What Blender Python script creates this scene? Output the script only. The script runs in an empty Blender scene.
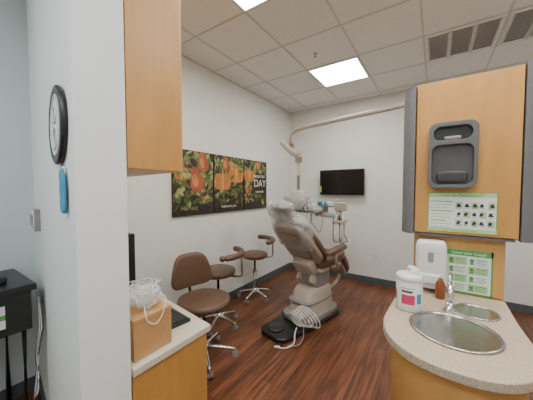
import bpy, bmesh, math, random
from mathutils import Vector, Matrix, noise
random.seed(7)
C = bpy.context.scene.collection
H = 3.0
# ---------------------------------------------------------------- materials
def mat(name, col, rough=0.5, metal=0.0, var=0.0, scale=20, bump=0.0, emit=None, es=0, alpha=1, coat=0, trans=0, stretch=None):
    m = bpy.data.materials.new(name); m.use_nodes = True
    nt = m.node_tree; b = nt.nodes['Principled BSDF']
    b.inputs['Base Color'].default_value = (*col, 1)
    b.inputs['Roughness'].default_value = rough
    b.inputs['Metallic'].default_value = metal
    b.inputs['Alpha'].default_value = alpha
    b.inputs['Coat Weight'].default_value = coat
    b.inputs['Transmission Weight'].default_value = trans
    if emit:
        b.inputs['Emission Color'].default_value = (*emit, 1)
        b.inputs['Emission Strength'].default_value = es
    if var or bump:
        tc = nt.nodes.new('ShaderNodeTexCoord'); mp = nt.nodes.new('ShaderNodeMapping')
        nt.links.new(tc.outputs['Object'], mp.inputs['Vector'])
        if stretch: mp.inputs['Scale'].default_value = stretch
        n = nt.nodes.new('ShaderNodeTexNoise'); n.inputs['Scale'].default_value = scale
        n.inputs['Detail'].default_value = 5
        nt.links.new(mp.outputs['Vector'], n.inputs['Vector'])
        if var:
            r = nt.nodes.new('ShaderNodeValToRGB')
            r.color_ramp.elements[0].position = .3; r.color_ramp.elements[1].position = .7
            r.color_ramp.elements[0].color = (*[max(0, c*(1-var)) for c in col], 1)
            r.color_ramp.elements[1].color = (*[min(1, c*(1+var)) for c in col], 1)
            nt.links.new(n.outputs['Fac'], r.inputs['Fac'])
            nt.links.new(r.outputs['Color'], b.inputs['Base Color'])
        if bump:
            bp = nt.nodes.new('ShaderNodeBump'); bp.inputs['Strength'].default_value = bump
            bp.inputs['Distance'].default_value = .01
            nt.links.new(n.outputs['Fac'], bp.inputs['Height'])
            nt.links.new(bp.outputs['Normal'], b.inputs['Normal'])
    return m

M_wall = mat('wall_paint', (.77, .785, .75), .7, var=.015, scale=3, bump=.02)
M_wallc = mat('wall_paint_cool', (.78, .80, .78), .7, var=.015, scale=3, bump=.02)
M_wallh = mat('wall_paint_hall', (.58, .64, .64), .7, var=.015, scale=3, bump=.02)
M_tile = mat('ceiling_tile', (.80, .79, .755), .9, var=.05, scale=90, bump=.15)
M_grid = mat('ceiling_grid_metal', (.60, .59, .55), .6, var=.02)
M_base = mat('rubber_baseboard', (.085, .10, .11), .5, var=.05)
M_maple = mat('maple_laminate', (.50, .248, .060), .45, var=.10, scale=5, stretch=(3, 3, .6))
M_maple2 = mat('maple_laminate_light', (.54, .29, .085), .45, var=.08, scale=5, stretch=(3, 3, .6))
M_leather = mat('brown_vinyl', (.125, .070, .042), .42, var=.08, scale=30, bump=.06)
M_taupe = mat('taupe_shell', (.33, .275, .22), .45, var=.05, scale=12)
M_beige = mat('beige_enamel', (.45, .40, .33), .35, var=.02)
M_gray = mat('gray_plastic', (.26, .25, .235), .4, var=.03)
M_towel = mat('smoke_gray_plastic', (.105, .105, .10), .35, var=.03)
M_mgray = mat('mid_gray_plastic', (.07, .07, .068), .4, var=.05)
M_pillar = mat('gray_laminate', (.135, .135, .14), .8, var=.04)
M_dgray = mat('dark_gray_plastic', (.03, .03, .03), .45, var=.1)
M_black = mat('black_plastic', (.012, .012, .013), .35, var=.1)
M_screen = mat('black_screen', (.006, .006, .007), .2, var=.05)
M_white = mat('white_plastic', (.70, .70, .68), .35, var=.01)
M_chrome = mat('chrome', (.70, .70, .70), .15, metal=1, var=.03)
M_steel = mat('brushed_steel', (.48, .47, .45), .26, metal=1, var=.08, scale=60)
M_blue = mat('blue_fabric', (.05, .27, .42), .8, var=.1)
M_red = mat('pink_red_label', (.55, .03, .12), .4, var=.05)
M_green = mat('green_print', (.09, .33, .08), .6, var=.03)
M_lgreen = mat('pale_green_print', (.40, .58, .30), .6, var=.03)
M_paper = mat('paper', (.72, .73, .69), .7, var=.01)
M_ink = mat('black_ink', (.03, .03, .04), .7, var=.05)
M_card = mat('cardboard_tan', (.50, .27, .11), .6, var=.08, scale=8)
M_film = mat('clear_film', (.85, .87, .88), .12, alpha=.33, var=.02)
M_film2 = mat('cloudy_film', (.62, .64, .63), .2, alpha=.5, var=.12, scale=25)
M_amber = mat('amber_plastic', (.22, .06, .02), .2, var=.05)
M_cord = mat('white_cord', (.70, .69, .65), .4, var=.02)
M_light = mat('light_diffuser', (.9, .9, .9), .4, emit=(1, .97, .91), es=26)
M_hallfill = mat('hall_fill_diffuser', (.9, .9, .9), .4, emit=(.88, .96, 1), es=24)
M_or1 = mat('print_pumpkin', (.52, .19, .04), .5, var=.25, scale=6)
M_or2 = mat('print_pumpkin_dark', (.34, .10, .02), .5, var=.3, scale=6)
M_or3 = mat('print_pumpkin_light', (.62, .30, .08), .5, var=.2, scale=6)
M_pr1 = mat('print_pear', (.36, .09, .03), .5, var=.35, scale=7)
M_pr2 = mat('print_pear_light', (.50, .20, .07), .5, var=.3, scale=7)
M_leaf = mat('print_leaf', (.10, .15, .035), .5, var=.6, scale=12)
M_leaf2 = mat('print_leaf_light', (.30, .33, .11), .5, var=.5, scale=12)
M_leaf3 = mat('print_leaf_brown', (.18, .10, .04), .5, var=.5, scale=12)
M_poster = mat('print_dark_soil', (.026, .020, .012), .45, var=.8, scale=14)
M_textw = mat('print_white', (.8, .8, .75), .5, var=.01)
M_vent = mat('vent_gray', (.50, .49, .46), .5, var=.02)
M_slot = mat('vent_slot', (.32, .315, .30), .6, var=.02)
M_counter = mat('speckled_counter', (.46, .375, .27), .35, var=.28, scale=150)
M_desk = mat('desk_laminate', (.60, .53, .43), .4, var=.06, scale=80)
M_tag = mat('yellow_tag', (.45, .5, .12), .5, var=.02)

def floor_mat():
    m = bpy.data.materials.new('wood_plank_floor'); m.use_nodes = True
    nt = m.node_tree; b = nt.nodes['Principled BSDF']; L = nt.links.new
    tc = nt.nodes.new('ShaderNodeTexCoord')
    mp = nt.nodes.new('ShaderNodeMapping'); mp.inputs['Rotation'].default_value = (0, 0, math.radians(90))
    L(tc.outputs['Object'], mp.inputs['Vector'])
    br = nt.nodes.new('ShaderNodeTexBrick')
    br.inputs['Color1'].default_value = (.200, .070, .028, 1); br.inputs['Color2'].default_value = (.100, .034, .015, 1)
    br.inputs['Mortar'].default_value = (.040, .015, .008, 1)
    br.inputs['Scale'].default_value = 1; br.inputs['Mortar Size'].default_value = .0015
    br.inputs['Brick Width'].default_value = .95; br.inputs['Row Height'].default_value = .085
    br.offset = .37
    L(mp.outputs['Vector'], br.inputs['Vector'])
    mp2 = nt.nodes.new('ShaderNodeMapping'); mp2.inputs['Scale'].default_value = (26, 1.6, 1)
    L(tc.outputs['Object'], mp2.inputs['Vector'])
    n = nt.nodes.new('ShaderNodeTexNoise'); n.inputs['Scale'].default_value = 1.6; n.inputs['Detail'].default_value = 6
    L(mp2.outputs['Vector'], n.inputs['Vector'])
    r = nt.nodes.new('ShaderNodeValToRGB')
    r.color_ramp.elements[0].position = .35; r.color_ramp.elements[1].position = .7
    r.color_ramp.elements[0].color = (.55, .52, .52, 1); r.color_ramp.elements[1].color = (1.6, 1.6, 1.6, 1)
    L(n.outputs['Fac'], r.inputs['Fac'])
    mx = nt.nodes.new('ShaderNodeMix'); mx.data_type = 'RGBA'; mx.blend_type = 'MULTIPLY'
    mx.inputs[0].default_value = 1
    L(br.outputs['Color'], mx.inputs[6]); L(r.outputs['Color'], mx.inputs[7])
    L(mx.outputs[2], b.inputs['Base Color'])
    b.inputs['Roughness'].default_value = .36
    return m
M_floor = floor_mat()

# ---------------------------------------------------------------- helpers
def group(name, loc=(0, 0, 0), rz=0, parent=None):
    e = bpy.data.objects.new(name, None); C.objects.link(e)
    e.empty_display_size = .1; e.location = loc; e.rotation_euler = (0, 0, rz)
    if parent: e.parent = parent
    return e
def add(name, me, m, parent=None, smooth=False):
    o = bpy.data.objects.new(name, me); C.objects.link(o)
    if m is not None: me.materials.append(m)
    if parent: o.parent = parent
    if smooth:
        for p in me.polygons: p.use_smooth = True
    return o
def mesh(name, vs, fs):
    me = bpy.data.meshes.new(name); me.from_pydata([tuple(v) for v in vs], [], fs); me.update()
    bm = bmesh.new(); bm.from_mesh(me); bmesh.ops.recalc_face_normals(bm, faces=bm.faces); bm.to_mesh(me); bm.free()
    return me
def bev(o, w, seg=3):
    md = o.modifiers.new('bevel', 'BEVEL'); md.width = w; md.segments = seg; md.limit_method = 'ANGLE'
    md.angle_limit = math.radians(40)
    for p in o.data.polygons: p.use_smooth = True
    w2 = o.modifiers.new('wn', 'WEIGHTED_NORMAL'); w2.keep_sharp = True
    return o
def box(name, lo, hi, m, parent=None, bevel=0, seg=3, rot=None):
    c = [(a+b)/2 for a, b in zip(lo, hi)]; s = [abs(b-a)/2 for a, b in zip(lo, hi)]
    vs = [(x*s[0], y*s[1], z*s[2]) for x in (-1, 1) for y in (-1, 1) for z in (-1, 1)]
    fs = [(0, 1, 3, 2), (4, 6, 7, 5), (0, 4, 5, 1), (2, 3, 7, 6), (0, 2, 6, 4), (1, 5, 7, 3)]
    o = add(name, mesh(name, vs, fs), m, parent); o.location = c
    if rot: o.rotation_euler = rot
    if bevel: bev(o, bevel, seg)
    return o
def prism(name, poly, z0, z1, m, parent=None, bevel=0, top=True, smooth=False):
    n = len(poly)
    vs = [(x, y, z0) for x, y in poly]+[(x, y, z1) for x, y in poly]
    fs = [(i, (i+1) % n, (i+1) % n+n, i+n) for i in range(n)]
    fs.append(tuple(range(n))[::-1])
    if top: fs.append(tuple(range(n, 2*n)))
    o = add(name, mesh(name, vs, fs), m, parent)
    if bevel: bev(o, bevel)
    elif smooth:
        for p in o.data.polygons: p.use_smooth = len(p.vertices) == 4
    return o
def frame_of(d):
    d = d.normalized(); a = Vector((0, 0, 1)) if abs(d.z) < .9 else Vector((0, 1, 0))
    s = d.cross(a).normalized(); t = s.cross(d).normalized(); return s, t
def tube(name, pts, r, m, parent=None, n=12, smoothpath=0, rr=None, cap=True):
    pts = [Vector(p) for p in pts]
    if smoothpath:
        P = [pts[0]]+pts+[pts[-1]]; out = []
        for i in range(1, len(P)-2):
            for k in range(smoothpath):
                t = k/smoothpath; a, b, c, d = P[i-1], P[i], P[i+1], P[i+2]
                out.append(.5*((2*b)+(c-a)*t+(2*a-5*b+4*c-d)*t*t+(3*b-a-3*c+d)*t**3))
        out.append(pts[-1]); pts = out
    vs = []; fs = []; N = len(pts); prev = None
    for i, p in enumerate(pts):
        d = (pts[min(i+1, N-1)]-pts[max(i-1, 0)])
        if d.length < 1e-9: d = Vector((0, 0, 1))
        d.normalize()
        if prev is None: s, t = frame_of(d)
        else:
            s = prev-d*prev.dot(d)
            s = s.normalized() if s.length > 1e-6 else frame_of(d)[0]
            t = d.cross(s)
        prev = s
        ri = r if rr is None else rr[0]+(rr[1]-rr[0])*i/(N-1)
        for k in range(n):
            a = 2*math.pi*k/n; vs.append(p+s*math.cos(a)*ri+t*math.sin(a)*ri)
    for i in range(N-1):
        for k in range(n):
            fs.append((i*n+k, i*n+(k+1) % n, (i+1)*n+(k+1) % n, (i+1)*n+k))
    if cap:
        fs.append(tuple(range(n))[::-1]); fs.append(tuple(range((N-1)*n, N*n)))
    o = add(name, mesh(name, vs, fs), m, parent)
    for p in o.data.polygons: p.use_smooth = len(p.vertices) == 4
    return o
def lathe(name, prof, m, parent=None, loc=(0, 0, 0), n=40, sx=1, sy=1, rot=None):
    vs = []; fs = []
    for r, z in prof:
        for k in range(n):
            a = 2*math.pi*k/n; vs.append((r*math.cos(a)*sx, r*math.sin(a)*sy, z))
    for i in range(len(prof)-1):
        for k in range(n):
            fs.append((i*n+k, i*n+(k+1) % n, (i+1)*n+(k+1) % n, (i+1)*n+k))
    if prof[0][0] > 1e-5: fs.append(tuple(range(n))[::-1])
    if prof[-1][0] > 1e-5: fs.append(tuple(range((len(prof)-1)*n, len(prof)*n)))
    me = mesh(name, vs, fs)
    bm = bmesh.new(); bm.from_mesh(me); bmesh.ops.remove_doubles(bm, verts=bm.verts, dist=1e-6); bm.to_mesh(me); bm.free()
    o = add(name, me, m, parent); o.location = loc
    if rot: o.rotation_euler = rot
    for p in o.data.polygons: p.use_smooth = len(p.vertices) <= 4
    return o
def sellip(name, size, m, parent=None, loc=(0, 0, 0), rot=(0, 0, 0), e1=.4, e2=.4, fn=None, nu=32, nv=18):
    def sp(x, e): return math.copysign(abs(x)**e, x)
    vs = []; fs = []
    for i in range(nv+1):
        v = -math.pi/2+math.pi*i/nv
        for k in range(nu):
            u = 2*math.pi*k/nu
            p = Vector((size[0]/2*sp(math.cos(v), e1)*sp(math.cos(u), e2),
                        size[1]/2*sp(math.cos(v), e1)*sp(math.sin(u), e2), size[2]/2*sp(math.sin(v), e1)))
            if fn: p = Vector(fn(p))
            vs.append(p)
    for i in range(nv):
        for k in range(nu):
            fs.append((i*nu+k, i*nu+(k+1) % nu, (i+1)*nu+(k+1) % nu, (i+1)*nu+k))
    me = mesh(name, vs, fs)
    bm = bmesh.new(); bm.from_mesh(me); bmesh.ops.remove_doubles(bm, verts=bm.verts, dist=1e-6); bm.to_mesh(me); bm.free()
    o = add(name, me, m, parent, True); o.location = loc; o.rotation_euler = rot
    return o
def boolcut(o, cutters):
    for c in cutters:
        md = o.modifiers.new('b', 'BOOLEAN'); md.operation = 'DIFFERENCE'; md.object = c; md.solver = 'EXACT'
    dg = bpy.context.evaluated_depsgraph_get(); dg.update()
    me = bpy.data.meshes.new_from_object(o.evaluated_get(dg))
    o.modifiers.clear(); o.data = me
    for c in cutters: bpy.data.objects.remove(c, do_unlink=True)
def text(name, s, size, m, loc, rot, parent=None, ext=.0005, align='CENTER'):
    cu = bpy.data.curves.new(name, 'FONT'); cu.body = s; cu.size = size; cu.extrude = ext; cu.align_x = align
    o = bpy.data.objects.new(name, cu); C.objects.link(o); cu.materials.append(m)
    o.location = loc; o.rotation_euler = rot
    if parent: o.parent = parent
    return o
def rrect(x0, y0, x1, y1, r, n=6):
    out = []
    for cx, cy, a0 in ((x1-r, y1-r, 0), (x0+r, y1-r, 90), (x0+r, y0+r, 180), (x1-r, y0+r, 270)):
        for k in range(n+1):
            a = math.radians(a0+90*k/n); out.append((cx+r*math.cos(a), cy+r*math.sin(a)))
    return out
def crump(p):
    n = noise.noise(p*14)*.03+noise.noise(p*33)*.014
    return p+p.normalized()*n if p.length > 1e-6 else p
RX = (math.radians(90), 0, 0)

# ---------------------------------------------------------------- room shell
XR = 3.0; YB = -1.8; XL = -2.35; YW = 4.33; XH = -2.52
A = (-1.05, .36); Cc = (-1.05, .54)
box('floor', (XH-.15, YB-.15, -.08), (XR+.15, YW+.15, 0), M_floor)
box('ceiling', (XH-.15, YB-.15, H), (XR+.15, YW+.15, H+.08), M_tile)
box('wall_back', (XL-.15, YW, 0), (XR+.15, YW+.15, H), M_wall)
box('wall_left', (XH-.15, .72, 0), (XL, YW, H), M_wall)
box('wall_right', (XR, YB, 0), (XR+.15, YW, H), M_wall)
box('wall_front', (XH-.15, YB-.15, 0), (XR+.15, YB, H), M_wallc)
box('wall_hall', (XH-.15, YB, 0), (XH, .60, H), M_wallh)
prism('wall_partition', [A, Cc, (-2.36, .72), (XH-.15, .72), (XH-.15, .6), (XH, .60)], 0, H, M_wallc)
box('baseboard_back', (XL, YW-.012, 0), (XR, YW, .10), M_base)
box('baseboard_left', (XL, .74, 0), (XL+.012, YW-.012, .10), M_base)
box('baseboard_hall', (XH, YB, 0), (XH+.012, .585, .10), M_base)
dA = Vector((XH-A[0], .60-A[1])).normalized(); nA = Vector((dA.y, -dA.x)); nA = -nA if nA.y > 0 else nA
prism('baseboard_partition', [(A[0], A[1]), (A[0]+nA.x*.012, A[1]+nA.y*.012), (XH+.012+nA.x*.012, .6+nA.y*.012), (XH+.012, .598)], 0, .10, M_base)

X0 = -.13; Y0 = 2.91; S = .61
vs = []; fs = []
def addbox(lo, hi):
    b = len(vs)
    for x in (lo[0], hi[0]):
        for y in (lo[1], hi[1]):
            for z in (lo[2], hi[2]): vs.append((x, y, z))
    for f in [(0, 1, 3, 2), (4, 6, 7, 5), (0, 4, 5, 1), (2, 3, 7, 6), (0, 2, 6, 4), (1, 5, 7, 3)]:
        fs.append(tuple(b+i for i in f))
for k in range(-4, 6):
    x = X0+S*k
    if XL < x < XR: addbox((x-.009, YB, H-.004), (x+.009, YW, H+.001))
for k in range(-8, 4):
    y = Y0+S*k
    if YB < y < YW: addbox((XL if y > .7 else XH, y-.009, H-.0045), (XR, y+.009, H+.001))
addbox((XL, YW-.02, H-.005), (XR, YW, H+.001)); addbox((XL, .75, H-.005), (XL+.02, YW, H+.001))
add('ceiling_grid', mesh('ceiling_grid', vs, fs), M_grid)

def ceil_light(ix, iy, m):
    x = X0+S*ix; y = Y0+S*iy
    g = group('ceiling_light', (x+S/2, y+S/2, H))
    a = S/2-.010; w = .014
    box('diffuser', (-a+w, -a+w, -.008), (a-w, a-w, -.003), m, g)
    for lo, hi in (((-a, -a), (a, -a+w)), ((-a, a-w), (a, a)), ((-a, -a+w), (-a+w, a-w)), ((a-w, -a+w), (a, a-w))):
        box('frame', (lo[0], lo[1], -.014), (hi[0], hi[1], -.001), M_white, g)
    for i in (-1, 0, 1):
        box('lens_rib', (-a+w, i*.13-.002, -.010), (a-w, i*.13+.002, -.0085), M_white, g)
ceil_light(-2, 0, M_light); ceil_light(-2, -3, M_light); ceil_light(0, -3, M_light)  # last panel is out of view, added to brighten the vanity and partition end
ceil_light(2, 0, M_light); ceil_light(2, -4, M_light); ceil_light(-1, -6, M_hallfill); ceil_light(-3, -7, M_hallfill); ceil_light(1, -6, M_hallfill)  # cool panels are out of view, added to brighten the hall like daylight

def vent(ix, iy):
    x = X0+S*ix; y = Y0+S*iy
    g = group('ceiling_vent', (x+S/2, y+S/2, H)); a = S/2-.012
    box('plate', (-a, -a, -.008), (a, a, -.001), M_tile, g)
    for i in range(3):
        cx = (-1+i)*.185
        box('slot_dark', (cx-.075, -a+.04, -.010), (cx+.075, a-.04, -.0082), M_slot, g)
        for k in range(15):
            yy = -a+.06+k*(2*a-.12)/14
            box('louver', (cx-.075, yy-.011, -.016), (cx+.075, yy+.011, -.0135), M_vent, g, rot=(.25, 0, 0))
        for sx in (-.082, .082):
            box('slot_rim', (cx+sx-.007, -a+.03, -.018), (cx+sx+.007, a-.03, -.008), M_grid, g)
vent(0, 0); vent(1, 0); vent(2, -3)

sp = group('ceiling_sprinkler', (-1.12, 2.62, H))
lathe('escutcheon', [(.0, -.010), (.02, -.010), (.032, -.003), (.032, -.0005)], M_chrome, sp)
tube('stem', [(0, 0, -.010), (0, 0, -.03)], .006, M_chrome, sp)
lathe('deflector', [(0, -.034), (.016, -.033), (.016, -.030), (0, -.029)], M_gray, sp)

# ---------------------------------------------------------------- upper cabinet on the partition
def wy(x): return .54+(Cc[0]-x)*(.18/1.31)
g = group('wall_cabinet', (-1.05, .54, 1.61))
def L(px, py): return (px+1.05, py-.54)
xe = -2.34
prism('carcass', [L(-1.05, .545), L(-1.05, .80), L(xe, .98), L(xe, wy(xe)+.004)], 0, 1.37, M_maple, g, bevel=.002)
for i in range(3):
    xa = -1.055-i*.425; xb = xa-.42
    prism('door', [L(xa, .802+(-1.05-xa)*.14), L(xa, .820+(-1.05-xa)*.14), L(xb, .820+(-1.05-xb)*.14), L(xb, .802+(-1.05-xb)*.14)], 0, 1.36, M_maple2, g, bevel=.003)
    hx = xb+.04; hy = .82+(-1.05-hx)*.14
    tube('handle', [(*L(hx, hy), .06), (*L(hx, hy+.03), .06), (*L(hx, hy+.03), .18), (*L(hx, hy), .18)], .005, M_chrome, g)

# ---------------------------------------------------------------- built-in desk
g = group('computer_desk', (-1.05, .54, 0))
xe = -2.33
prism('countertop', [L(-1.04, .545), L(-1.04, .985), L(xe, 1.155), L(xe, wy(xe)+.005)], .725, .76, M_desk, g, bevel=.004)
prism('end_panel', [L(-1.075, .55), L(-1.052, .548), L(-1.052, .965), L(-1.075, .965)], 0.0, .724, M_maple, g, bevel=.002)
prism('drawer_bank', [L(-1.077, .56), L(-1.077, .95), L(-1.5, 1.01), L(-1.5, .62)], .08, .724, M_maple2, g, bevel=.002)
for i in range(3):
    z0 = .10+i*.205
    prism('drawer_front', [L(-1.08, .952), L(-1.08, .968), L(-1.49, 1.026), L(-1.49, 1.01)], z0, z0+.195, M_maple, g, bevel=.003)
prism('far_panel', [L(-2.30, .74), L(-2.28, .74), L(-2.28, 1.11), L(-2.30, 1.11)], 0, .724, M_maple, g)
prism('modesty_panel', [L(-1.5, .64), L(-1.5, .66), L(-2.28, .76), L(-2.28, .74)], .2, .724, M_maple, g)

g = group('computer_monitor', (-1.745, .77, .76), math.radians(0))
box('foot', (-.11, -.06, 0.001), (.11, .05, .015), M_black, g, .004)
box('neck', (-.03, -.03, .01), (.03, 0, .25), M_black, g, .004)
box('screen_body', (-.26, -.005, .17), (.26, .035, .50), M_black, g, .006)
box('panel', (-.245, .0352, .185), (.245, .037, .485), M_screen, g)

g = group('keyboard', (-1.385, .905, .76), math.radians(-7))
box('body', (-.22, -.065, .002), (.22, .065, .02), M_black, g, .004)
vs = []; fs = []
for r in range(5):
    for c in range(17):
        x = -.208+c*.0247; y = -.052+r*.0215
        addbox((x, y, .0195), (x+.0195, y+.017, .026))
add('keys', mesh('keys', vs, fs), M_dgray, g)

gb = group('storage_box', (-1.19, .67, .76), 0)
box('body', (-.11, -.10, 0.001), (.11, .09, .175), M_card, gb, .003)
box('lid', (-.112, -.102, .165), (.112, .092, .190), M_card, gb, .004)
g = group('clear_tubing', (0, 0, .193), 0, gb)
for i in range(6):
    pts = []; ph = random.random()*6
    for k in range(14):
        a = ph+k*.45
        pts.append((.08*math.cos(a)+random.uniform(-.015, .015), .07*math.sin(a)+random.uniform(-.015, .015)+.01, .010+.040*(1+math.sin(a*1.3+i))+i*.005))
    tube('loop', pts, .0026, M_cord, g, n=6, smoothpath=4)
tube('tube_drop', [(.04, .05, .05), (.10, .06, .05), (.125, .04, .0), (.128, .0, -.05), (.126, -.04, -.03), (.12, -.05, .01), (.07, -.03, .04)], .0026, M_cord, g, n=6, smoothpath=6)
sellip('bag', (.19, .16, .085), M_film, g, (0, 0, .048), e1=.8, e2=.9,
       fn=lambda p: p+Vector((0, 0, 1))*.03*noise.noise(p*22) + Vector((1, 1, 0))*.02*noise.noise(p*18), nu=60, nv=30)

# ---------------------------------------------------------------- wall art (triptych)
def leafpoly(cx, cy, L_, w, a):
    pts = []
    n = 8
    for k in range(n+1):
        t = k/n; pts.append((t*L_, w*math.sin(math.pi*t)**.8))
    for k in range(n-1, 0, -1):
        t = k/n; pts.append((t*L_, -w*math.sin(math.pi*t)**.8))
    ca, sa = math.cos(a), math.sin(a)
    return [(cx+x*ca-y*sa, cy+x*sa+y*ca) for x, y in pts]
def clip(p, w, h): return (max(-w, min(w, p[0])), max(-h, min(h, p[1])))
fruits = [
    [(.14, .24, .12, 1), (.04, .03, .15, 1), (-.18, .10, .10, 0)],
    [(-.14, .03, .16, 0), (.13, .13, .16, 0), (-.07, .26, .10, 1)],
    [(-.17, .13, .13, 0), (.04, .30, .07, 0), (-.21, -.08, .08, 1)]]
for i in range(3):
    yc = 1.965+i*.602; W = .292; Hh = .372
    g = group('wall_poster', (XL, yc, 1.60), math.radians(90))
    box('canvas', (-W, -.03, -Hh), (W, -.001, Hh), M_poster, g, .003)
    f = 0.0308
    LM = [M_leaf, M_leaf2, M_leaf3, M_leaf]
    lv = [[], [], [], []]; lf = [[], [], [], []]
    random.seed(20+i)
    for k in range(190):
        cx = random.uniform(-W, W); cz = random.uniform(-Hh*.62, Hh)
        if i == 2 and cx > -.10 and -.2 < cz < .2: continue
        if k % 5 == 0: p = leafpoly(cx, cz, random.uniform(.12, .2), .004, random.uniform(0, 6.28))
        else: p = leafpoly(cx, cz, random.uniform(.05, .12), random.uniform(.012, .028), random.uniform(0, 6.28))
        j = k % 4; b = len(lv[j]); dd = f+k*.000007
        for q in p:
            q = clip(q, W-.002, Hh-.002); lv[j].append((q[0], -dd, q[1]))
        lf[j].append(tuple(range(b, b+len(p))))
    for j in range(4): add('leaves', mesh('leaves', lv[j], lf[j]), LM[j], g)
    lay = [f+.0016]
    def ell(cx, cz, rx, rz, m, rot=0):
        lay[0] += .00006
        pts = []
        for k in range(28):
            a = 2*math.pi*k/28; x = rx*math.cos(a); z = rz*math.sin(a)
            q = clip((cx+x*math.cos(rot)-z*math.sin(rot), cz+x*math.sin(rot)+z*math.cos(rot)), W-.002, Hh-.002)
            pts.append((q[0], -lay[0], q[1]))
        add('fruit', mesh('fruit', pts, [tuple(range(28))]), m, g)
    for (cx, cz, r, kind) in fruits[i]:
        if kind:
            ell(cx, cz-.1*r, r*.72, r*.8, M_pr1, .3); ell(cx-.22*r, cz+.55*r, r*.40, r*.55, M_pr1, .3)
            ell(cx-.22*r, cz, r*.30, r*.5, M_pr2, .3)
        else:
            ell(cx, cz, r, r*.72, M_or2)
            for s in (-.62, .62): ell(cx+s*r, cz, r*.34, r*.64, M_or1)
            for s in (-.34, .34): ell(cx+s*r, cz, r*.28, r*.70, M_or2); ell(cx+s*r, cz, r*.25, r*.68, M_or1)
            ell(cx, cz, r*.24, r*.74, M_or2); ell(cx, cz, r*.20, r*.70, M_or3)
            ell(cx, cz+r*.8, r*.08, r*.18, M_leaf2, .2)
    for k in range(8):
        cx, cz, r, _ = random.choice(fruits[i])
        p = leafpoly(cx+random.choice((-r, r))*.9, cz+r*random.uniform(.1, .8), .11, .024, random.uniform(0, 6.28))
        q = [clip(a, W-.002, Hh-.002) for a in p]
        add('top_leaf', mesh('top_leaf', [(a[0], -lay[0]-.0001-k*.00002, a[1]) for a in q], [tuple(range(len(q)))]), LM[k % 2], g)
    if i == 0:
        text('caption', 'Harvest', .075, M_leaf2, (-.08, -f-.002, -.31), RX, g)
    if i == 1:
        text('caption', 'welcomes you', .05, M_textw, (-.02, -f-.002, -.31), RX, g)
    if i == 2:
        text('word_a', 'BRIGHTEN', .060, M_textw, (.08, -f-.002, .11), RX, g)
        text('word_b', 'DAY', .16, M_textw, (.10, -f-.002, -.03), RX, g)
        text('word_c', 'one smile', .055, M_textw, (.09, -f-.002, -.12), RX, g)

# ---------------------------------------------------------------- TV
g = group('television', (-1.325, YW, 1.65))
box('wall_plate', (-.10, -.02, -.12), (.10, -.001, .12), M_black, g)
box('arm', (-.03, -.07, -.03), (.03, -.02, .03), M_black, g)
box('body', (-.375, -.11, -.215), (.375, -.07, .215), M_black, g, .008)
box('screen', (-.36, -.1115, -.195), (.36, -.1102, .200), M_screen, g)
box('tag', (-.37, -.114, -.17), (-.34, -.1118, -.06), M_tag, g)
g = group('wall_outlet', (-.78, YW, .45))
box('plate', (-.035, -.006, -.057), (.035, -.0005, .057), M_white, g, .002)
for z in (-.025, .025): box('socket', (-.015, -.008, z-.015), (.015, -.006, z+.015), M_paper, g, .001)

# ---------------------------------------------------------------- hall wall items
def hallpt(t, z, off=0):
    return (A[0]+(XH-A[0])*t+nA.x*off, A[1]+(.60-A[1])*t+nA.y*off, z)
ang = math.atan2(-dA.y, -dA.x)
g = group('wall_sign', hallpt(.155, 1.780, .001), ang)
lathe('disc', [(0, 0), (.152, 0), (.157, .006), (.157, .018), (.148, .022), (.128, .022), (.124, .018), (0, .018)], M_black, g, rot=RX, n=56)
lathe('ring', [(.112, .0182), (.122, .0182), (.122, .0205), (.112, .0205), (.112, .0182)], M_white, g, rot=RX, n=56)
for z, r in ((.046, .040), (-.046, .050)):
    lathe('number_loop', [(r-.017, .0182), (r, .0182), (r, .022), (r-.017, .022), (r-.017, .0182)], M_white, g, rot=RX, n=36, loc=(0, 0, z))

g = group('hanging_blue_mask', hallpt(.095, 1.55, .002), ang)
def cl(p): return Vector((p.x*(1-.25*max(0, p.z)/.08)+.006*math.sin(p.z*60), p.y-.004*abs(math.sin(p.x*90+p.z*20)), p.z))
sellip('cloth', (.075, .012, .17), M_blue, g, (0, -.010, -.035), e1=.35, e2=.5, fn=cl)
tube('ear_loop', [(-.02, -.006, .03), (.0, -.006, .055), (.02, -.006, .03)], .0015, M_cord, g, n=6, smoothpath=4)
lathe('hook', [(0, 0), (.006, 0), (.005, .012), (0, .014)], M_white, g, loc=(0, 0, .055), rot=RX, n=14)

g = group('light_switch', hallpt(.76, 1.325, .001), ang)
box('plate', (-.06, -.03, -.07), (.06, 0, .07), M_gray, g, .003)
box('plate_face', (-.054, -.034, -.064), (.054, -.030, .064), M_paper, g, .003)
for x in (-.026, .026): box('rocker', (x-.017, -.044, -.033), (x+.017, -.033, .033), M_gray, g, .002)

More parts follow.
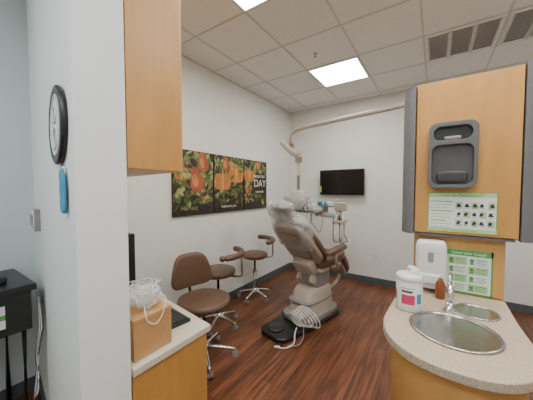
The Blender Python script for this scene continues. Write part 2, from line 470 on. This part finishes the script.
g = group('hall_desk', (-2.24, -.1, 0))
box('top', (-.26, -.7, .92), (.25, .575, .96), M_black, g, .006)
box('drawer', (-.25, -.1, .68), (.22, .555, .919), M_black, g, .004)
box('note', (.221, .32, .73), (.2225, .44, .86), M_paper, g)
box('note_stripe', (.223, .32, .78), (.2240, .44, .81), M_green, g)
for y in (-.66, .52):
    for x in (-.24, .20):
        tube('leg', [(x, y, 0), (x, y, .90)], .018, M_black, g)
for i in range(7):
    a = .02*i
    tube('cord', [(.17+a*.4, .592, .88), (.22+.012*i, .585, .70), (.15+.02*i, .58, .45+.03*i), (.25-.015*i, .57, .30), (.16+.01*i, .54, .16), (.2-.02*i, .52, .008)], .0035, M_cord if i % 3 else M_dgray, g, n=6, smoothpath=6)
box('power_strip', (-.0, .42, .001), (.20, .48, .04), M_white, g, .004)
g = group('desk_phone', (-2.18, .26, .96), .4)
prism('body', [(-.09, -.09), (.09, -.09), (.09, .09), (-.09, .09)], 0.001, .04, M_dgray, g, .01)
box('keypad', (-.03, -.06, .04), (.07, .05, .046), M_gray, g, .002)
tube('handset', [(-.07, -.09, .05), (-.07, -.05, .075), (-.07, .05, .075), (-.07, .09, .05)], .018, M_black, g, smoothpath=4)

# ---------------------------------------------------------------- stools
def stool(loc, rz, sh, kind, sr=.215, br=.27, lrot=0):
    g = group('dental_stool', loc, rz)
    lathe('hub', [(0, .07), (.035, .07), (.04, .085), (.04, .12), (.03, .14), (0, .14)], M_chrome, g, n=24)
    for k in range(5):
        a = lrot+k*2*math.pi/5; ca, sa = math.cos(a), math.sin(a)
        tube('leg_%d' % (k+1), [(.02*ca, .02*sa, .11), (br*.5*ca, br*.5*sa, .098), (br*ca, br*sa, .072)], .016, M_chrome, g, smoothpath=4, rr=(.020, .013))
        tube('caster_stem_%d' % (k+1), [(br*ca, br*sa, .082), (br*ca, br*sa, .04)], .008, M_gray, g, n=8)
        px, py = br*ca, br*sa
        for s in (-1, 1):
            c = Vector((px-sa*.014*s, py+ca*.014*s, .027)); d = Vector((-sa, ca, 0))*.009
            tube('caster_%d' % (k+1), [c-d, c+d], .026, M_gray, g, n=18)
    tube('gas_column', [(0, 0, .12), (0, 0, sh*.62)], .026, M_chrome, g, n=20)
    tube('piston', [(0, 0, sh*.6), (0, 0, sh-.07)], .014, M_chrome, g)
    box('seat_plate', (-.09, -.09, sh-.085), (.09, .09, sh-.065), M_black, g, .004)
    tube('lever', [(.05, 0, sh-.08), (.2, .05, sh-.09)], .006, M_black, g, n=8)
    r = sr; t = .075
    lathe('seat', [(0, sh-t), (r-.03, sh-t), (r-.008, sh-t+.012), (r, sh-t*.5), (r-.008, sh-.014), (r-.035, sh-.002), (0, sh-.006)], M_leather, g, n=48)
    if kind == 'back':
        tube('back_bracket', [(.05, 0, sh-.075), (.21, 0, sh-.08), (.262, 0, sh-.03), (.275, 0, sh+.10)], .014, M_black, g, smoothpath=5)
        def f2(p):
            w = 1-.28*max(0, (p.z+.05)/.2)
            return Vector((p.x-1.3*(p.y*w)**2+.06*(p.z), p.y*w, p.z))
        sellip('backrest', (.07, .42, .32), M_leather, g, (.262, 0, sh+.185), (0, 0, 0), e1=.45, e2=.55, fn=f2)
    else:
        pts = []
        R = sr+.075
        n = 16
        for k in range(n+1):
            a = math.radians(-60+120*k/n); pts.append((R*math.cos(a), R*math.sin(a), sh+.17))
        tube('body_support', pts, .032, M_leather, g, n=14)
        for e in (pts[0], pts[-1]):
            sellip('support_end', (.064, .064, .064), M_leather, g, e, e1=1, e2=1, nu=16, nv=10)
        tube('support_bracket', [(.05, 0, sh-.075), (R-.02, 0, sh-.08), (R+.005, 0, sh-.02), (R, 0, sh+.15)], .012, M_chrome, g, smoothpath=5)
    return g
stool((-1.705, 1.535, 0), math.radians(168), .565, 'back', sr=.235, br=.275, lrot=.25)
stool((-2.00, 2.01, 0), math.radians(25), .65, 'arm', sr=.195, br=.235, lrot=.9)
stool((-2.09, 2.82, 0), math.radians(50), .65, 'arm', sr=.185, br=.225, lrot=.2)

# ---------------------------------------------------------------- dental chair
P0 = (-1.225, 2.76, 0)
g = group('dental_chair', P0, math.radians(-12))
D = .11
prism('floor_plate', [(-.19, -.62), (-.12, -.68), (.10, -.68), (.17, -.62), (.22, -.1), (.22, .30), (.14, .38), (-.14, .38), (-.22, .30), (-.22, -.1)], .001, .05, M_black, g, .012)
def ped(p):
    t = (p.z+.14)/.28; s = 1-.20*t
    return Vector((p.x*s, p.y*s+.04*t, p.z))
sellip('pedestal_shell', (.36, .58, .36), M_beige, g, (0, .02, .22), e1=.35, e2=.45, fn=ped)
sellip('pedestal_skirt', (.42, .68, .09), M_gray, g, (0, .02, .085), e1=.3, e2=.45)
sellip('pedestal_band', (.345, .56, .03), M_gray, g, (0, .03, .25), e1=.3, e2=.45)
for x in (-.09, .09):
    box('lift_arm', (x-.025, -.14, -.05), (x+.025, .26, .05), M_beige, g, .02, rot=(math.radians(-28), 0, 0)).location = (x, .06, .37+D/2)
sellip('motor_cover', (.26, .34, .24), M_gray, g, (0, .10, .42+D/2), e1=.4, e2=.4)
box('seat_frame', (-.2, -.06, .475+D), (.2, .36, .515+D), M_beige, g, .015)
def seatf(p): return Vector((p.x, p.y, p.z+.5*p.x*p.x+.05*max(0, -p.y-.1)))
sellip('seat_cushion', (.50, .52, .10), M_leather, g, (0, .19, .565+D), (math.radians(6), 0, 0), e1=.4, e2=.35, fn=seatf)
def legf(p): return Vector((p.x*(1-.25*max(0, p.y)/.3), p.y, p.z+.4*p.x*p.x))
sellip('leg_cushion', (.42, .42, .085), M_leather, g, (0, .50, .47+D), (math.radians(-50), 0, 0), e1=.4, e2=.35, fn=legf)
sellip('leg_frame', (.34, .36, .05), M_taupe, g, (0, .47, .44+D), (math.radians(-50), 0, 0), e1=.35, e2=.3)
tilt = math.radians(36)
bdir = Vector((0, -math.sin(tilt), math.cos(tilt)))
bn = Vector((0, math.cos(tilt), math.sin(tilt)))
hb = Vector((0, -.04, .56+D))
bc = hb+bdir*.33
def backf(p):
    t = (p.z+.33)/.66
    w = 1.0-.16*t+.10*math.sin(math.pi*t)
    return Vector((p.x*w, p.y+.35*p.x*p.x+.03*math.cos(math.pi*t), p.z))
sellip('back_cushion', (.50, .08, .64), M_leather, g, bc+bn*.03, (tilt, 0, 0), e1=.3, e2=.4, fn=backf)
sellip('back_shell', (.47, .07, .61), M_taupe, g, bc-bn*.03, (tilt, 0, 0), e1=.35, e2=.4, fn=backf)
sellip('back_seam', (.30, .02, .44), M_leather, g, bc-bn*.062, (tilt, 0, 0), e1=.3, e2=.35, fn=backf)
sellip('back_inset', (.28, .022, .42), M_taupe, g, bc-bn*.063, (tilt, 0, 0), e1=.3, e2=.35, fn=backf)
sellip('back_hinge_cover', (.28, .11, .20), M_beige, g, hb+bdir*.02-Vector((0, .05, .05)), (tilt, 0, 0), e1=.4, e2=.4)
hp = hb+bdir*.81
box('headrest_bar', (-.03, -.008, -.14), (.03, .008, .14), M_chrome, g, .004, rot=(tilt, 0, 0)).location = hb+bdir*.68-bn*.01
def hf(p): return Vector((p.x, p.y+1.2*p.x*p.x, p.z))
sellip('headrest', (.25, .08, .15), M_leather, g, hp, (tilt+.15, 0, 0), e1=.45, e2=.45, fn=hf)
sellip('headrest_film', (.32, .14, .22), M_film2, g, hp+Vector((0, -.01, -.01)), (tilt+.15, 0, 0), e1=.6, e2=.6, fn=crump, nu=60, nv=36)
sellip('back_film', (.50, .17, .46), M_film, g, hb+bdir*.48, (tilt, 0, 0), e1=.5, e2=.5, fn=crump, nu=60, nv=36)
for s in (-1, 1):
    tube('arm_support', [(s*.21, .12, .50+D), (s*.31, .10, .53+D), (s*.315, .05, .62+D), (s*.31, .04, .72+D)], .018, M_taupe, g, smoothpath=5)
    def af(p, s=s): return Vector((p.x-s*.35*(p.y-.0)**2, p.y, p.z-.18*max(0, p.y)**1.3))
    sellip('armrest', (.085, .40, .06), M_leather, g, (s*.30, .10, .74+D), (math.radians(8), 0, 0), e1=.5, e2=.4, fn=af)
for i in range(6):
    pts = []
    for k in range(17):
        a = 2*math.pi*k/16
        pts.append((.13+.012*i+(.075+.007*i)*math.cos(a+.2*i), -.42+.03*i-.05*math.sin(a), .16+(.085+.006*i)*math.sin(a+.1*i)))
    tube('foot_hose', pts, .007, M_cord, g, n=8)
tube('hose_tail', [(.14, -.42, .08), (.18, -.5, .065), (.23, -.58, .02), (.21, -.68, .01), (.12, -.74, .01), (.16, -.70, .012)], .007, M_cord, g, n=8, smoothpath=6)
tube('hose_tail', [(.18, -.36, .08), (.24, -.44, .03), (.27, -.56, .012), (.20, -.64, .012)], .006, M_gray, g, n=8, smoothpath=6)
lathe('foot_disc', [(0, .051), (.09, .051), (.09, .062), (.07, .072), (0, .076)], M_dgray, g, loc=(-.05, -.54, 0))

# ---------------------------------------------------------------- delivery unit (chair mounted)
g = group('dental_delivery_unit', (-1.11, 3.34, 0), math.radians(-16))
tube('post', [(-.10, -.30, .20), (.00, -.22, .22), (.06, -.05, .32), (.07, .05, .55), (.07, .07, .95), (.07, .07, 1.10), (.04, .04, 1.16)], .022, M_beige, g, smoothpath=5)
box('arm', (-.34, -.03, 1.14), (.08, .03, 1.20), M_beige, g, .02)
tube('arm_knuckle', [(.04, 0, 1.08), (.04, 0, 1.26)], .042, M_beige, g, n=20)
box('knuckle_box', (-.0, -.05, 1.24), (.14, .05, 1.36), M_beige, g, .02)
sellip('control_head', (.36, .24, .08), M_beige, g, (-.36, -.14, 1.24), (0, 0, .2), e1=.3, e2=.35)
box('touch_pad', (-.46, -.20, 1.28), (-.28, -.10, 1.287), M_dgray, g, .004)
box('tray', (-.36, -.04, 1.285), (-.04, .13, 1.295), M_steel, g, .004)
box('tray_rim', (-.365, -.045, 1.292), (-.035, -.035, 1.302), M_steel, g, .002)
box('tray_arm', (-.25, -.03, 1.2), (-.2, .1, 1.285), M_gray, g, .004)
box('holder_bar', (-.58, -.33, 1.235), (-.12, -.285, 1.255), M_gray, g, .006)
for x in (-.5, -.2): box('holder_strut', (x-.01, -.29, 1.235), (x+.01, -.22, 1.25), M_gray, g)
hm = [M_steel, M_white, M_blue, M_steel, M_dgray, M_blue, M_white]
for k in range(7):
    x = -.56+k*.067
    tube('handpiece_%d' % (k+1), [(x, -.31, 1.22), (x, -.33, 1.30), (x+.01*(k % 3), -.37, 1.35)], .011, hm[k], g, n=10, rr=(.013, .007))
    tube('handpiece_head', [(x+.01*(k % 3), -.37, 1.348), (x+.03, -.375, 1.362)], .010, M_steel, g, n=8)
    tube('hose_%d' % (k+1), [(x, -.31, 1.225), (x+.004, -.32, 1.10), (x+.01, -.26, .96+.012*k), (x+.02, -.17, .95), (x+.02, -.12, 1.08), (x+.01, -.10, 1.215)], .006, M_cord if k % 3 else M_gray, g, n=8, smoothpath=6)
for i, (x, y, m) in enumerate([(-.31, .03, M_blue), (-.25, .07, M_white), (-.19, .02, M_blue), (-.13, .06, M_blue), (-.08, .0, M_white), (-.22, .10, M_white)]):
    lathe('cup', [(0, 1.296), (.022, 1.296), (.028, 1.36), (.025, 1.36), (.02, 1.302), (0, 1.302)], m, g, loc=(x, y, 0), n=20)
for i in range(5):
    x = -.34+i*.06
    tube('instrument', [(x, -.02, 1.299), (x+.02, .10, 1.30), (x+.03, .12, 1.35+.015*i)], .004, M_steel, g, n=8)
box('gauze_box', (-.33, .06, 1.296), (-.27, .12, 1.35), M_blue, g, .003)
sellip('barrier_film', (.40, .22, .12), M_film, g, (-.42, -.18, 1.28), e1=.6, e2=.6, fn=crump, nu=60, nv=30)
box('assistant_bar', (.04, -.16, 1.10), (.22, -.12, 1.13), M_beige, g, .008)
box('assistant_arm', (.085, -.14, 1.09), (.125, .1, 1.12), M_beige, g, .01)
for k in range(4):
    x = .06+k*.046
    tube('suction_tip', [(x, -.14, 1.08), (x, -.15, 1.2)], .011, [M_blue, M_white, M_dgray, M_white][k], g, n=10)
    tube('suction_hose', [(x, -.14, 1.08), (x+.01, -.16, .98), (x+.0, -.13, .86), (x-.02, 0, .82), (x-.01, .05, .85), (.08, .07, .93)], .008, M_cord if k % 2 else M_gray, g, n=8, smoothpath=6)

# ---------------------------------------------------------------- dental operatory light
g = group('dental_light', (0, 0, 0))
tube('track_pole', [(.10, 2.42, 1.2), (.10, 2.42, 2.2), (.06, 2.47, 2.285), (-.05, 2.55, 2.30), (-.25, 2.65, 2.30), (-.6, 2.73, 2.30), (-1.0, 2.82, 2.30), (-1.40, 2.905, 2.30), (-1.53, 2.935, 2.275), (-1.575, 2.94, 2.21), (-1.58, 2.94, 2.12)], .024, M_beige, g, smoothpath=6, n=16)
box('mount_bracket', (.05, 2.352, 1.25), (.15, 2.44, 1.45), M_beige, g, .006)
tube('collar', [(-1.58, 2.94, 2.16), (-1.58, 2.94, 2.08)], .034, M_beige, g, n=20)
tube('upper_arm', [(-1.60, 2.93, 2.10), (-1.66, 2.85, 2.13), (-1.54, 2.80, 2.03), (-1.40, 2.79, 1.93)], .03, M_beige, g, smoothpath=5, rr=(.030, .040))
tube('elbow', [(-1.40, 2.79, 1.98), (-1.40, 2.79, 1.86)], .042, M_beige, g, n=20)
tube('drop_rod', [(-1.40, 2.79, 1.9), (-1.40, 2.79, 1.50)], .019, M_beige, g)
tube('yoke', [(-1.50, 2.74, 1.40), (-1.51, 2.77, 1.47), (-1.40, 2.79, 1.51), (-1.29, 2.77, 1.47), (-1.30, 2.74, 1.40)], .011, M_beige, g, smoothpath=5)
sellip('lamp_head', (.20, .13, .13), M_beige, g, (-1.40, 2.73, 1.41), (math.radians(20), 0, 0), e1=.5, e2=.5)
lathe('reflector', [(0, 0), (.05, .005), (.055, .02), (.05, .02), (0, .012)], M_chrome, g, loc=(-1.40, 2.72, 1.335), rot=(math.radians(10), 0, 0))
tube('handle', [(-1.51, 2.72, 1.40), (-1.56, 2.70, 1.36), (-1.57, 2.69, 1.30)], .010, M_gray, g, smoothpath=4)
sellip('barrier_film', (.30, .20, .22), M_film2, g, (-1.40, 2.73, 1.41), e1=.7, e2=.7, fn=crump, nu=60, nv=36)

# ---------------------------------------------------------------- centre cabinet
YF = 1.85
g = group('storage_tower', (.13, YF, 0))
def T(x): return x-.13
Zb, Zt = 1.255, 2.17
box('upper_carcass', (T(-.11), .004, Zb), (T(.375), .50, Zt), M_maple, g, .003)
box('upper_door', (T(-.105), -.014, Zb+.004), (T(.37), .003, Zt-.004), M_maple, g, .003)
def col(x0, x1, side):
    n = 14; pts = []
    cx = x0 if side > 0 else x1; w = x1-x0
    for k in range(n+1):
        a = math.pi/2*k/n
        pts.append((T(cx)+side*w*math.sin(a), -.02+.10*(1-math.cos(a))))
    pts.append((T(cx)+side*w, .50)); pts.append((T(cx), .50))
    return pts
prism('side_column_left', col(-.185, -.112, -1), Zb-.01, Zt-.01, M_pillar, g)
prism('side_column_right', col(.377, .475, 1), Zb-.01, Zt+.01, M_pillar, g)
box('back_panel', (T(-.11), .04, .905), (T(.33), .50, Zb-.002), M_maple2, g, .002)
box('under_cabinet_shade', (T(-.10), -.005, Zb-.015), (T(.36), .03, Zb-.001), M_pillar, g, .002)  # dark strip standing in for the shadow band below the upper cabinet
box('lower_body', (T(-.13), .04, 0), (T(.33), .50, .90), M_maple, g, .002)

g = group('paper_towel_dispenser', (.074, YF-.0145, 1.72))
b = box('housing', (-.115, -.05, -.19), (.115, 0, .19), M_towel, g)
bm = bmesh.new(); bm.from_mesh(b.data)
ed = [e_ for e_ in bm.edges if abs(e_.verts[0].co.y-e_.verts[1].co.y) > .01]
bmesh.ops.bevel(bm, geom=ed, offset=.045, segments=8, affect='EDGES', profile=.5)
bm.to_mesh(b.data); bm.free()
bpy.context.view_layer.update()
c1 = prism('c1', rrect(-.09, .085, .09, .165, .038), 0, .06, None, g); c1.rotation_euler = RX; c1.location = (0, -.018, 0)
c2 = prism('c2', rrect(-.097, -.17, .097, .06, .04), 0, .06, None, g); c2.rotation_euler = RX; c2.location = (0, -.020, 0)
bpy.context.view_layer.update()
boolcut(b, [c1, c2]); bev(b, .003, 2)
o = prism('upper_recess', rrect(-.088, .087, .088, .163, .037), 0, .002, M_dgray, g); o.rotation_euler = RX; o.location = (0, -.0182, 0)
o = prism('lower_recess', rrect(-.095, -.168, .095, .058, .039), 0, .002, M_mgray, g); o.rotation_euler = RX; o.location = (0, -.0202, 0)
sellip('towel_edge', (.08, .016, .02), M_gray, g, (0, -.03, .10), e1=.5, e2=.4)
sellip('lower_lip', (.15, .03, .07), M_dgray, g, (0, -.026, -.125), e1=.5, e2=.5)

def sign(name, x0, x1, z0, z1, y, style):
    g = group(name, ((x0+x1)/2, y, (z0+z1)/2)); w = (x1-x0)/2; h = (z1-z0)/2
    box('sheet', (-w, -.002, -h), (w, 0, h), M_paper, g)
    if style == 1:
        for lo, hi in (((-w, -h), (-w+.004, h)), ((w-.004, -h), (w, h)), ((-w, h-.004), (w, h))):
            box('border', (lo[0], -.0030, lo[1]), (hi[0], -.0022, hi[1]), M_green, g)
        box('banner', (-w, -.0028, h-.24*h), (w, -.0022, h), M_lgreen, g)
        text('title', 'How to Handwash?', .026, M_green, (0, -.0038, h-.19*h), RX, g)
        random.seed(5)
        for r in range(3):
            for c in range(5):
                x = -.025+c*.036; z = h*.5-r*.050
                box('picture', (x, -.003, z-.036), (x+.031, -.0022, z+.002), M_paper if (r+c) % 2 else M_lgreen, g)
                sx, sz = x+.014+random.uniform(-.004, .004), z-.014
                lathe('icon', [(0, 0), (.008, 0), (.008, .001), (0, .001)], M_ink, g, loc=(sx, -.003, sz), rot=RX, n=12)
                box('icon_arm', (sx-.010, -.0042, sz-.012), (sx+random.uniform(.002, .014), -.003, sz-.005), M_ink, g)
                box('icon_label', (x+.004, -.0042, z-.033), (x+.024, -.003, z-.030), M_gray, g)
        for r in range(9):
            z = h*.55-r*.019
            box('line', (-w+.012, -.003, z-.0025), (-w+.012+random.uniform(.07, .11), -.0022, z+.0025), M_lgreen if r % 3 else M_green, g)
        box('footer', (-w, -.0032, -h), (w, -.0022, -h+.022), M_lgreen, g)
        text('footer_text', 'soap - rinse - dry - every patient', .012, M_green, (0, -.0036, -h+.007), RX, g)
    else:
        for lo, hi in (((-w, -h), (-w+.008, h)), ((w-.008, -h), (w, h)), ((-w, -h), (w, -h+.008)), ((-w, h-.035), (w, h))):
            box('border', (lo[0], -.0035, lo[1]), (hi[0], -.0022, hi[1]), M_green, g)
        text('title', 'Cover your Cough', .021, M_paper, (0, -.0038, h-.026), RX, g)
        for r in range(4):
            for c in range(2):
                x = -w+.014+c*.096; z = h*.66-r*.052
                box('panel', (x, -.003, z-.045), (x+.090, -.0022, z), M_paper if (r+c) % 2 else M_lgreen, g)
                lathe('panel_icon', [(0, 0), (.011, 0), (.011, .001), (0, .001)], M_green, g, loc=(x+.016, -.003, z-.016), rot=RX, n=12)
                box('panel_body', (x+.006, -.0040, z-.040), (x+.026, -.003, z-.028), M_green, g)
                for q in range(4): box('panel_text', (x+.034, -.0036, z-.012-q*.009), (x+.084-.006*(q % 2), -.0031, z-.009-q*.009), M_green if q else M_ink, g)
    return g
sign('handwashing_sign', -.036, .282, 1.275, 1.505, YF-.0145, 1)
sign('hygiene_sign', .06, .28, .905, 1.165, YF+.0395, 2)

g = group('soap_dispenser', (-.015, YF+.039, 1.07))
sellip('body', (.16, .11, .29), M_white, g, (0, -.056, 0), e1=.25, e2=.35)
box('push_bar', (-.06, -.125, -.11), (.06, -.10, -.05), M_paper, g, .01)
box('window', (-.015, -.1145, .02), (.015, -.111, .08), M_gray, g, .001)

def counter_poly(inset=0):
    pts = []
    cx, cy, rx, ry = .072, 1.36, .270-inset, .308-inset
    for k in range(41):
        a = math.radians(180+180*k/40)
        ex = .88
        pts.append((cx+rx*math.copysign(abs(math.cos(a))**ex, math.cos(a)), cy+ry*math.copysign(abs(math.sin(a))**ex, math.sin(a))))
    pts.append((cx+rx-.01, 1.60)); pts.append((.335-inset, YF+.035)); pts.append((-.14+inset, YF+.035)); pts.append((cx-rx+.015, 1.60))
    return pts
g = group('sink_vanity', (0, 0, 0))
SX, SY, SR = .078, 1.365, .155
BX, BY = .185, 1.635
top = prism('countertop', counter_poly(), .862, .90, M_counter, g)
cA = lathe('cA', [(SR, .8), (SR, 1.0)], None, None, (SX, SY, 0), n=56)
cB = lathe('cB', [(.082, .8), (.082, 1.0)], None, None, (BX, BY, 0), n=48)
bpy.context.view_layer.update()
boolcut(top, [cA, cB]); bev(top, .006, 3)
prism('base_cabinet', counter_poly(.035), .10, .861, M_maple2, g, top=False, smooth=True)
prism('toe_kick', counter_poly(.08), .0, .10, M_base, g, smooth=True)
g2 = group('steel_sink', (SX, SY, .90))
k_ = SR/.172
lathe('bowl', [(.186*k_, .0015), (.188*k_, .005), (.180*k_, .009), (.172*k_, .006), (.166*k_, -.012), (.158*k_, -.08), (.135*k_, -.125), (.08, -.145), (.03, -.150), (0, -.150)], M_steel, g2, n=64)
lathe('drain', [(0, -.147), (.024, -.1465), (.030, -.148), (.028, -.1492)], M_dgray, g2, n=24)
g2 = group('small_basin', (BX, BY, .90))
lathe('bowl', [(.093, .0015), (.094, .004), (.088, .008), (.082, .005), (.078, -.01), (.07, -.07), (.03, -.08), (0, -.08)], M_steel, g2, n=48)
g2 = group('faucet', (.070, 1.565, .90))
lathe('base', [(0, .001), (.028, .001), (.028, .008), (.019, .016), (.017, .05), (0, .05)], M_chrome, g2, n=28)
tube('spout', [(0, 0, .04), (0, 0, .10), (0, -.012, .145), (0, -.05, .155), (0, -.085, .13), (0, -.09, .105)], .013, M_chrome, g2, smoothpath=6, n=16)
tube('lever', [(0, .0, .14), (0, .02, .17), (0, .045, .185)], .007, M_chrome, g2, smoothpath=4)
tube('lever_pivot', [(0, .0, .10), (0, .005, .155)], .018, M_chrome, g2)

g = group('wipes_tub', (-.105, 1.50, .90))
lathe('tub', [(0, .001), (.056, .001), (.060, .008), (.060, .150), (.057, .156), (0, .156)], M_white, g)
lathe('label', [(.0605, .03), (.0608, .031), (.0608, .134), (.0605, .135)], M_paper, g)
def patch(a0, a1, z0, z1, m, r=.0613):
    n = 12; vs_ = []; fs_ = []
    for k in range(n+1):
        a = math.radians(a0+(a1-a0)*k/n); vs_ += [(r*math.cos(a), r*math.sin(a), z0), (r*math.cos(a), r*math.sin(a), z1)]
    for k in range(n): fs_.append((2*k, 2*k+2, 2*k+3, 2*k+1))
    return add('label_patch', mesh('p', vs_, fs_), m, g, True)
patch(-118, -60, .040, .088, M_red); patch(-118, -70, .10, .110, M_ink); patch(-120, -60, .118, .124, M_lgreen); patch(-175, -150, .045, .10, M_red)
patch(-50, -25, .045, .095, M_blue)
lathe('lid', [(.0, .157), (.062, .157), (.063, .160), (.063, .176), (.055, .184), (0, .186)], M_white, g)
sellip('wipe', (.05, .04, .05), M_paper, g, (.005, 0, .20), e1=.8, e2=.8, fn=crump)
g = group('soap_bottle', (.035, 1.735, .90))
lathe('bottle', [(0, .001), (.022, .001), (.024, .006), (.024, .085), (.012, .105), (.011, .115), (0, .115)], M_amber, g, n=24)
tube('pump', [(0, 0, .113), (0, 0, .130), (0, -.012, .138), (0, -.03, .136)], .005, M_white, g, n=8)

# ---------------------------------------------------------------- camera
cam = bpy.data.cameras.new('camera'); co = bpy.data.objects.new('camera', cam); C.objects.link(co)
co.location = (0, 0, 1.52); co.rotation_euler = (math.radians(90-2.27), 0, math.radians(33.85))
cam.sensor_width = 36; cam.lens = 252/533*36; cam.clip_start = .02
bpy.context.scene.camera = co
w = bpy.data.worlds.new('world'); bpy.context.scene.world = w; w.use_nodes = True
w.node_tree.nodes['Background'].inputs[0].default_value = (.6, .65, .7, 1); w.node_tree.nodes['Background'].inputs[1].default_value = .3
